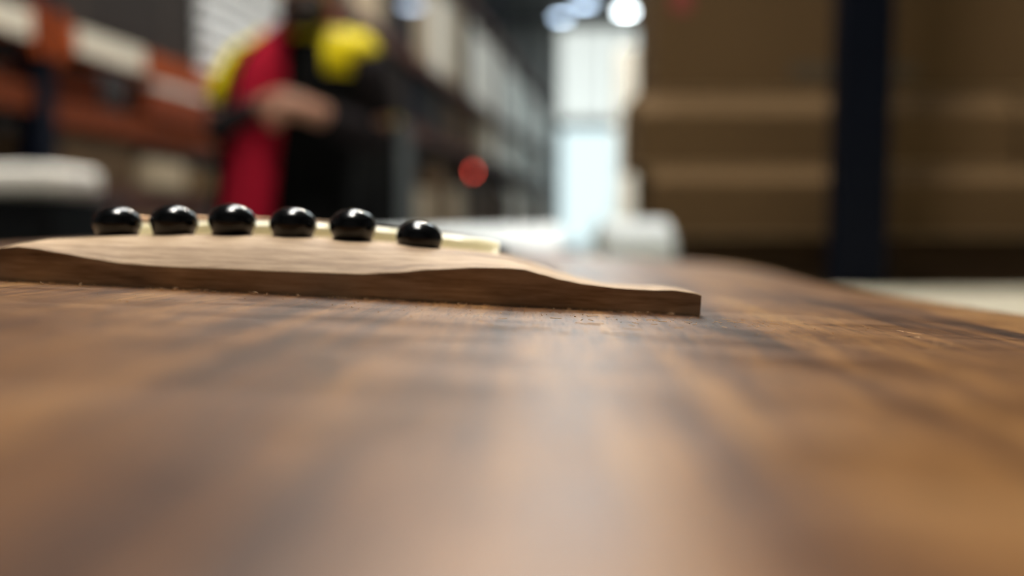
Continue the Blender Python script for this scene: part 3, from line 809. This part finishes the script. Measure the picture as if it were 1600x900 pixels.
# hands: palm plus five finger chains continued from each wrist, in the same mesh
def hand(wr, d, up, side):
    wr, d, up = Vector(wr), Vector(d).normalized(), Vector(up).normalized(); s = d.cross(up).normalized() * side
    w = names.index('wrR' if side > 0 else 'wrL')
    def add(p, r, frm):
        V.append(tuple(p)); RR.append(r); EI.append((frm, len(V) - 1)); return len(V) - 1
    palm = add(wr + d * .05, (.030, .018), w)
    for k, (o, l) in enumerate(((-.030, .068), (-.010, .076), (.010, .072), (.029, .056))):
        b0 = add(wr + d * .088 + s * o, .0095, palm); b1 = add(wr + d * (.092 + l * .12) + s * o * 1.05 - up * .034, .0085, b0); add(wr + d * (.078) + s * o - up * (.03 + l * .32), .0075, b1)
    t0 = add(wr + d * .035 - s * .036 - up * .006, .0105, palm); add(wr + d * .078 - s * .052 - up * .016, .009, t0)
hand(J['wrR'], (.75, -.62, .12), (.1, .1, 1), 1)
hand(J['wrL'], (-.80, -.45, .1), (0, .2, 1), -1)
body = skin_mesh('body', V, EI, RR, M['skin'], person, root=0, sub=1)

def ring(c, a, b, n=36, a0=0, a1=2 * math.pi, closed=True, front_flat=0.0):
    c = Vector(c); r = []
    for k in range(n):
        t = a0 + (a1 - a0) * (k / n if closed else k / (n - 1))
        r.append(c + SD * a * math.cos(t) + FR * b * math.sin(t) - PO)
    return r
TORSO = [(.86, (-.617, 2.237), .185, .135), (.95, (-.617, 2.235), .19, .14), (1.06, (-.606, 2.235), .178, .138), (1.16, (-.595, 2.235), .178, .138), (1.26, (-.58, 2.232), .185, .14), (1.34, (-.565, 2.228), .192, .138), (1.37, (-.56, 2.225), .191, .133), (1.41, (-.552, 2.22), .188, .125), (1.455, (-.545, 2.213), .165, .105), (1.49, (-.535, 2.205), .12, .085), (1.515, (-.527, 2.197), .078, .072), (1.54, (-.52, 2.188), .071, .070)]
bm = bmesh.new()
add_loft(bm, [ring((x, y, z), a, b) for z, (x, y), a, b in TORSO], caps=False)
shirt = obj('polo_shirt', bm, M['shirt'], person, smooth=True); shirt['label'] = 'red polo shirt'
# vest: open at the front, black lower half, yellow shoulder half
def vest(name, rows, m, gap, grow=.014):
    bm = bmesh.new(); rings = []
    for z, (x, y), a, b in rows:
        g = gap(z)
        a0 = math.pi / 2 + g + .12; a1 = 2 * math.pi + math.pi / 2 - g + .12
        rings.append(ring((x, y, z), a + grow, b + grow, 40, a0, a1, False))
    add_loft(bm, rings, closed=False)
    o = obj(name, bm, m, person, smooth=True); s = o.modifiers.new('thickness', 'SOLIDIFY'); s.thickness = .006
    return o
gap = lambda z: .62 if z < 1.3 else .62 - (z - 1.3) * 1.2
lo = [r for r in TORSO if r[0] <= 1.375]; up = [r for r in TORSO if 1.36 <= r[0] <= 1.50]
vest('vest_lower_panel', lo, M['vestblack'], gap)['label'] = 'black lower half of the safety vest'
vest('vest_yoke', up, M['hivis'], gap, .017)['label'] = 'bright yellow shoulders of the safety vest'
for s in (1, -1):
    bm = bmesh.new(); rows = []
    for z, (x, y), a, b in TORSO[:9]:
        t = math.pi / 2 + .12 + s * gap(z)
        rows.append([Vector((x, y, z)) + SD * (a + k2) * math.cos(t + s * w) + FR * (b + k2) * math.sin(t + s * w) - PO for w, k2 in ((-.05, .022), (.14 if s > 0 else .42, .024))])
    add_loft(bm, rows, closed=False)
    o = obj('vest_trim', bm, M['vestblack'], person, smooth=True); sm = o.modifiers.new('thickness', 'SOLIDIFY'); sm.thickness = .004
def loc(k): return Vector(J[k]) - PO
def limb(name, keys, rads, m, n=14):
    P = [loc(k) if isinstance(k, str) else Vector(k) - PO for k in keys]
    bm = bmesh.new(); add_tube(bm, P, rads, n); o = obj(name, bm, m, person, smooth=True)
    ss = o.modifiers.new('sub', 'SUBSURF'); ss.levels = 1; ss.render_levels = 1
    return o
def mid(a, b, t): return tuple(Vector(J[a]).lerp(Vector(J[b]), t))
limb('shoulder_cap', [mid('chest', 'shR', .6), mid('chest', 'shR', .95), mid('shR', 'elR', .25), mid('shR', 'elR', .8)], [.07, .082, .076, .066], M['hivis'])
limb('shoulder_cap', [mid('chest', 'shL', .6), mid('chest', 'shL', .95), mid('shL', 'elL', .1), mid('shL', 'elL', .2)], [.05, .064, .064, .058], M['hivis'])
limb('sleeve', [mid('shR', 'elR', .3), mid('shR', 'elR', .8), 'elR', mid('elR', 'wrR', .25), mid('elR', 'wrR', .99)], [.058, .056, .054, .050, .036], M['sleeve'])
limb('sleeve', [mid('shL', 'elL', .08), mid('shL', 'elL', .3), mid('shL', 'elL', .8), 'elL', mid('elL', 'wrL', .25), mid('elL', 'wrL', .98)], [.062, .060, .058, .056, .052, .040], M['sleeve'])
for s in 'RL':
    limb('trouser_leg', [mid('pelvis', 'hip' + s, .75), mid('hip' + s, 'kn' + s, .15), mid('hip' + s, 'kn' + s, .7), 'kn' + s, mid('kn' + s, 'an' + s, .5), mid('kn' + s, 'an' + s, .97)], [.10, .108, .085, .078, .07, .066], M['trousers'])
    a, t = loc('an' + s), loc('to' + s)
    bm = bmesh.new(); dv = (t - a); dv.z = 0; dv.normalize()
    sd = Vector((-dv.y, dv.x, 0))
    rows = []
    for q, w, h in ((-.075, .030, .10), (-.05, .042, .12), (.02, .045, .12), (.08, .046, .075), (.14, .047, .06), (.18, .034, .045), (.195, .012, .03)):
        c = Vector((a.x, a.y, 0)) + dv * q
        rows.append([c + sd * w * cx + Vector((0, 0, h * cz)) for cx, cz in ((-1, .0), (-1.0, .5), (-.6, 1), (.6, 1), (1, .5), (1, 0))])
    add_loft(bm, rows); obj('boot', bm, M['boot'], person)
bm = bmesh.new(); add_loft(bm, [ring((x, y, z), a + .004, b + .004) for z, (x, y), a, b in ((.87, (-.617, 2.237), .186, .136), (.905, (-.617, 2.236), .188, .138))], caps=False); obj('belt', bm, M['boot'], person)
# head details: dark form for the shaded chin, hair, nose, ears, eyes, mouth
HC = loc('head'); HF = Vector((-.30, -.90, -.32)).normalized(); HS_ = Vector((.95, -.31, 0)).normalized(); HU = HS_.cross(HF).normalized()
if HU.z < 0: HU = -HU
def ell(name, c, r, m, seg=20):
    bm = bmesh.new(); bmesh.ops.create_uvsphere(bm, u_segments=seg, v_segments=seg // 2, radius=1)
    mt = Matrix(((HS_.x * r[0], HF.x * r[1], HU.x * r[2], c.x), (HS_.y * r[0], HF.y * r[1], HU.y * r[2], c.y), (HS_.z * r[0], HF.z * r[1], HU.z * r[2], c.z), (0, 0, 0, 1)))
    bmesh.ops.transform(bm, matrix=mt, verts=bm.verts)
    return obj(name, bm, m, person, smooth=True)
ell('hair', HC - HF * .034 + HU * .058, (.092, .092, .074), M['hair'])
ell('chin_shade', HC + HF * .036 - HU * .080, (.064, .054, .050), M['hair'])  # dark form added where chin and neck lie in shade
ell('nose', HC + HF * .094 - HU * .012, (.013, .018, .024), M['skin'], 12)
ell('mouth', HC + HF * .086 - HU * .056, (.022, .008, .006), M['lip'], 12)
for s in (-1, 1):
    ell('ear', HC + HS_ * s * .088 - HF * .005, (.010, .020, .030), M['skin'], 12)
    ell('eye', HC + HF * .082 + HS_ * s * .032 + HU * .018, (.013, .010, .009), M['eye'], 12)
    ell('eyebrow', HC + HF * .088 + HS_ * s * .032 + HU * .038, (.020, .008, .005), M['hair'], 12)
